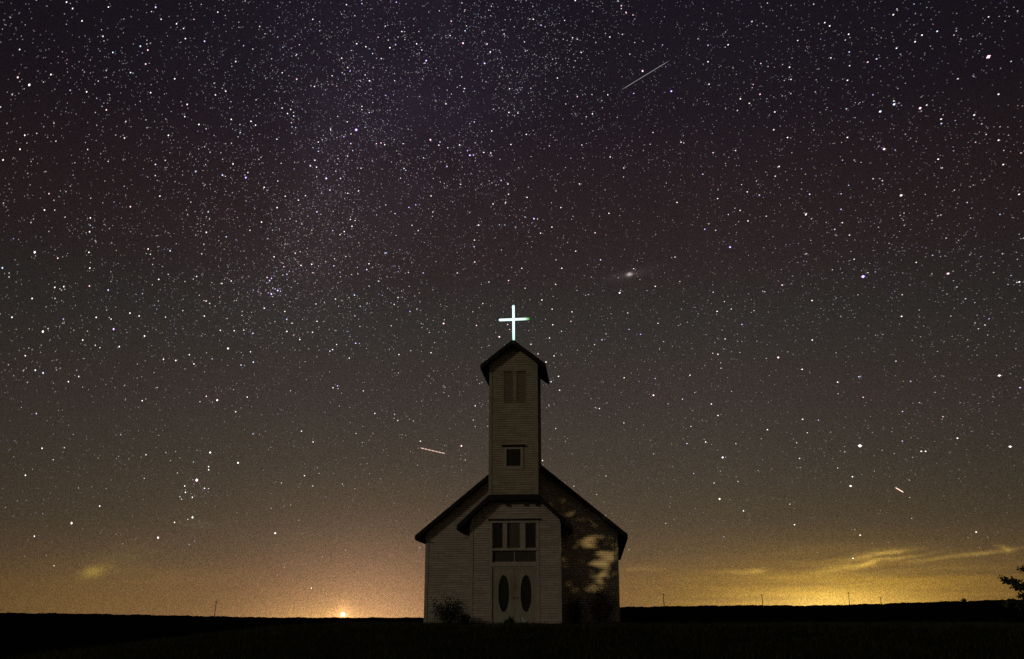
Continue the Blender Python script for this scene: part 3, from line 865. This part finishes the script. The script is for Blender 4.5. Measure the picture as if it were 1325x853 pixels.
    me.vertices.add(len(verts)); me.vertices.foreach_set('co', verts.astype(np.float32).ravel())
    nf = len(faces)
    me.loops.add(nf * 3); me.loops.foreach_set('vertex_index', faces.astype(np.int32).ravel())
    me.polygons.add(nf); me.polygons.foreach_set('loop_start', np.arange(0, nf * 3, 3, dtype=np.int32))
    me.update(calc_edges=True); me.validate()
    at = me.attributes.new('glow', 'FLOAT_COLOR', 'POINT')
    at.data.foreach_set('color', np.concatenate([cols, np.ones((len(cols), 1))], 1).astype(np.float32).ravel())
    m = bpy.data.materials.new('starlight'); m.use_nodes = True
    t = NT(m.node_tree); t.n.clear()
    an = t.new('ShaderNodeAttribute', attribute_name='glow')
    em = t.new('ShaderNodeEmission'); t.put(em.inputs[0], an.outputs['Color']); em.inputs[1].default_value = 1.0
    # starlight adds to the glow of the sky behind it
    tr = t.new('ShaderNodeBsdfTransparent'); ad = t.new('ShaderNodeAddShader')
    t.l.new(em.outputs[0], ad.inputs[0]); t.l.new(tr.outputs[0], ad.inputs[1])
    ou = t.new('ShaderNodeOutputMaterial'); t.l.new(ad.outputs[0], ou.inputs[0])
    m.cycles.emission_sampling = 'NONE'
    me.materials.append(m)
    return link(bpy.data.objects.new('sky', me))
tag(star_field(), 'starry night sky with the milky way, meteor streaks and an aircraft trail', 'sky', kind='structure')

# ------------------------------------------------------------------ night sky
world = bpy.data.worlds.new('World'); S.world = world; world.use_nodes = True
t = NT(world.node_tree)
bg = world.node_tree.nodes['Background']
tc = t.new('ShaderNodeTexCoord')
D_ = tc.outputs['Generated']
sp = t.new('ShaderNodeSeparateXYZ'); t.put(sp.inputs[0], D_)
AZ = t.m('MULTIPLY', t.m('ARCTAN2', sp.outputs[0], sp.outputs[1]), 180 / math.pi)
EL = t.m('MULTIPLY', t.m('ARCSINE', sp.outputs[2]), 180 / math.pi)
def lin(r, g_, b):
    f = lambda c: (c / 12.92 if c <= .04045 else ((c + .055) / 1.055) ** 2.4)
    return tuple(f(c / 255) for c in (r, g_, b))
stops = [(0, (112, 82, 50)), (1.5, (106, 79, 49)), (3.2, (89, 71, 52)), (5, (76, 65, 51)), (8.4, (67, 59, 50)), (12.5, (59, 51, 47)), (16.5, (50, 45, 43)),
         (19.5, (44, 37, 37)), (23, (37, 31, 33)), (27.5, (31, 25, 31)), (34, (26, 21, 29)), (60, (20, 18, 26)), (90, (18, 16, 24))]
base = t.ramp(t.m('DIVIDE', EL, 90.0, clamp=True), [(e / 90, lin(*c)) for e, c in stops])
acc = base
def addc(acc, fac, col):
    nd = t.new('ShaderNodeVectorMath', operation='SCALE'); nd.inputs[0].default_value = col; t.put(nd.inputs['Scale'], fac)
    return t.vm('ADD', acc, nd.outputs[0])
def gauss(a0, e0, sa, se, tilt=0.0, az=None, el=None, power=2.0):
    da = t.m('SUBTRACT', az or AZ, a0); de = t.m('SUBTRACT', el or EL, e0)
    if tilt:
        c, s = math.cos(R(tilt)), math.sin(R(tilt))
        da, de = t.m('MULTIPLY_ADD', da, c, t.m('MULTIPLY', de, s)), t.m('MULTIPLY_ADD', da, -s, t.m('MULTIPLY', de, c))
    q = t.m('ADD', t.m('POWER', t.m('ABSOLUTE', t.m('DIVIDE', da, sa)), power), t.m('POWER', t.m('ABSOLUTE', t.m('DIVIDE', de, se)), power))
    return t.m('POWER', math.e, t.m('MULTIPLY', q, -1.0))
# lens vignette put into the sky colour: darker to both sides
side = t.m('SUBTRACT', 1.0, t.m('MULTIPLY', t.m('MULTIPLY_ADD', t.m('ABSOLUTE', AZ), 1 / 22.0, -.55, clamp=True), .42))
acc = t.vm('SCALE', acc, sc=side)
# light of the small town to the left and the larger, yellower one to the right
acc = addc(acc, gauss(-7.0, -.5, 12.0, 6.0), (.06, .032, .020))
acc = addc(acc, gauss(-7.9, -.5, 5.2, 3.3, power=1.7), (.26, .134, .076))
acc = addc(acc, gauss(-9.6, -.4, 3.6, 1.0, power=1.4), (.50, .27, .05))
acc = addc(acc, gauss(-9.27, .12, .42, .42, power=1.3), (.85, .40, .15))  # bloom of the horizon lamp, put into the sky as a halo
acc = addc(acc, gauss(-22.0, 0, 6.0, 2.8), (.035, .024, .004))
acc = addc(acc, gauss(17.5, .0, 14.0, 4.2), (.044, .025, .002))
strat = t.noise(t.mapping(D_, (5, 5, 95)), 1.0, 4, .6)
g2 = t.m('MULTIPLY', gauss(17.6, .6, 7.0, 1.9, power=1.7), t.m('MULTIPLY_ADD', strat, 3.2, -.62, clamp=False))
g2 = t.m('MAXIMUM', g2, 0.0)
acc = addc(acc, g2, (.30, .168, .008))
acc = addc(acc, gauss(17.0, .6, 3.6, .75, power=1.5), (.64, .41, .10))
# fill glow added to the sky behind the camera, lifting the unlit church wall
acc = addc(acc, gauss(180, 8, 70, 30, az=t.m('ABSOLUTE', AZ)), (.058, .048, .033))
# airglow: a faint red veil and a fainter green one, soft purple round the milky way
acc = addc(acc, gauss(0, 22.8, 60, 4.0), (.0036, .0002, .0003))
acc = addc(acc, gauss(-4, 15.5, 40, 3.2), (-.0008, .0006, .0002))
mw = t.noise(D_, 9, 4, .6)
acc = addc(acc, t.m('MULTIPLY', gauss(-8.0, 30.0, 9.0, 9.0, -24), t.m('MULTIPLY_ADD', mw, 2.6, -.75, clamp=True)), (.0085, .0062, .0120))
acc = addc(acc, t.m('MULTIPLY', gauss(-12.0, 20.5, 5.0, 7, -20), t.m('MULTIPLY_ADD', mw, 2.6, -.75, clamp=True)), (.0105, .008, .0088))
# andromeda
acc = addc(acc, gauss(7.09, 19.15, .95, .20, 10, power=1.5), (.032, .024, .026))
acc = addc(acc, gauss(7.12, 19.16, .15, .085, 10), (.5, .44, .42))
# thin clouds lit from below
nz = t.new('ShaderNodeTexNoise'); t.put(nz.inputs['Vector'], t.mapping(D_, (1, 1, 2.2))); nz.inputs['Scale'].default_value = 24; nz.inputs['Detail'].default_value = 4
ns = t.new('ShaderNodeSeparateColor'); t.put(ns.inputs[0], nz.outputs['Color'])
AZ2 = t.m('ADD', AZ, t.m('MULTIPLY_ADD', ns.outputs[0], 2.4, -1.2)); EL2 = t.m('ADD', EL, t.m('MULTIPLY_ADD', ns.outputs[1], .42, -.21))
wisp = t.m('MULTIPLY_ADD', t.noise(t.mapping(D_, (34, 34, 150)), 1.0, 4, .6), 2.6, -.65, clamp=True)
cl = [(13.1, 2.43, .75, .15, 0, .13), (12.0, 2.4, 1.6, .12, 0, .02), (19.6, 2.78, 2.1, .11, 8.5, .17), (18.2, 2.62, 1.9, .22, 6, .09), (19.5, 3.2, 1.5, .2, 8, .075), (22.6, 2.92, 1.6, .10, 7, .07),
      (24.9, 3.15, 2.1, .10, 6, .075), (20.4, 3.25, 1.0, .11, 10, .09), (18.6, 3.0, 1.6, .12, 6, .05), (26.0, 3.33, .42, .13, -25, .10), (20.5, 2.3, 5.0, .25, 2, .03), (7.2, 2.55, 1.1, .14, 0, .03)]
for (a, e, sa, se, tl, amp) in cl:
    acc = addc(acc, t.m('MULTIPLY', gauss(a, e, sa, se, tl, AZ2, EL2), t.m('MULTIPLY_ADD', wisp, 1.1, .2)), (amp * 1.7, amp * 1.05, amp * .17))
acc = addc(acc, t.m('MULTIPLY', gauss(-22.2, 2.25, .75, .27, 14, AZ2, EL2), t.m('MULTIPLY_ADD', wisp, .8, .5)), (.13, .09, .012))
acc = addc(acc, t.m('MULTIPLY', gauss(-21.0, 3.1, 1.3, .6, 10, AZ2, EL2), wisp), (.024, .017, .004))
acc = addc(acc, t.m('MULTIPLY', gauss(-18.5, 2.1, 3.0, .4, 0, AZ2, EL2), wisp), (.035, .022, .004))
acc = addc(acc, t.m('MULTIPLY', gauss(-17.1, 4.85, .8, .22, 0, AZ2, EL2), wisp), (.022, .017, .011))
# camera grain put into the sky colour as fine noise
wn = t.new('ShaderNodeTexWhiteNoise', noise_dimensions='3D'); t.put(wn.inputs['Vector'], t.vm('SCALE', D_, sc=7919.0))
f1 = t.noise(D_, 620, 2, .7)
sep = t.new('ShaderNodeSeparateColor'); t.put(sep.inputs[0], wn.outputs['Color'])
grain_mottle = t.m('MULTIPLY_ADD', f1, 1.1, .45)
acc = t.vm('SCALE', acc, sc=grain_mottle)
grain_rgb = t.new('ShaderNodeCombineXYZ')
for i in range(3):
    t.put(grain_rgb.inputs[i], t.m('MULTIPLY_ADD', t.m('ADD', t.m('MULTIPLY', t.m('POWER', sep.outputs[i], 6.0), .3), t.m('MULTIPLY', t.m('POWER', wn.outputs['Value'], 6.0), .7)), GRAIN * 7.0, 1.0 - GRAIN))
acc = t.vm('MULTIPLY', acc, grain_rgb.outputs[0])
acc = t.vm('MAXIMUM', acc, (0, 0, 0))
# a trace of moonlit air
SUN_AZ, SUN_EL = 235.0, 12.0
nsky = t.new('ShaderNodeTexSky', sky_type='NISHITA'); nsky.sun_disc = False
nsky.sun_elevation = R(SUN_EL); nsky.sun_rotation = R(SUN_AZ)
acc = t.vm('ADD', acc, t.vm('SCALE', nsky.outputs[0], sc=.0003))
t.l.new(acc, bg.inputs[0]); bg.inputs[1].default_value = 1.0

# dim warm light from behind the camera's left, low over the land
sl = bpy.data.lights.new('low_moon', 'SUN'); sl.energy = SUN_E; sl.angle = R(6); sl.color = (1.0, .89, .72)
so_ = link(bpy.data.objects.new('low_moon', sl))
dv = Vector((math.sin(R(SUN_AZ)) * math.cos(R(SUN_EL)), math.cos(R(SUN_AZ)) * math.cos(R(SUN_EL)), math.sin(R(SUN_EL))))
so_.rotation_euler = dv.to_track_quat('Z', 'Y').to_euler()
so_.location = dv * 80

# the farmyard floodlight beyond the tree, shining through its leaves on the church front
fl = bpy.data.lights.new('yard_floodlight', 'SPOT'); fl.energy = SPOT_E; fl.color = (1.0, .74, .31)
fl.spot_size = R(SPOT_DEG); fl.spot_blend = .35; fl.shadow_soft_size = .085
fo_ = link(bpy.data.objects.new('yard_floodlight', fl))
tgt = Vector((*to_world(*SPOT_AT[:2]), SPOT_AT[2]))
fo_.location = SPOT_LOC
fo_.rotation_euler = (Vector(SPOT_LOC) - tgt).to_track_quat('Z', 'Y').to_euler()

# ------------------------------------------------------------------ picture settings
S.view_settings.view_transform = 'Standard'
S.view_settings.look = 'None'
S.view_settings.exposure = 0.0
S.view_settings.gamma = 1.0
S.render.engine = 'CYCLES'
S.cycles.use_denoising = False
S.cycles.max_bounces = 6
S.cycles.sample_clamp_indirect = 2.0
S.render.resolution_x, S.render.resolution_y = 1024, 659
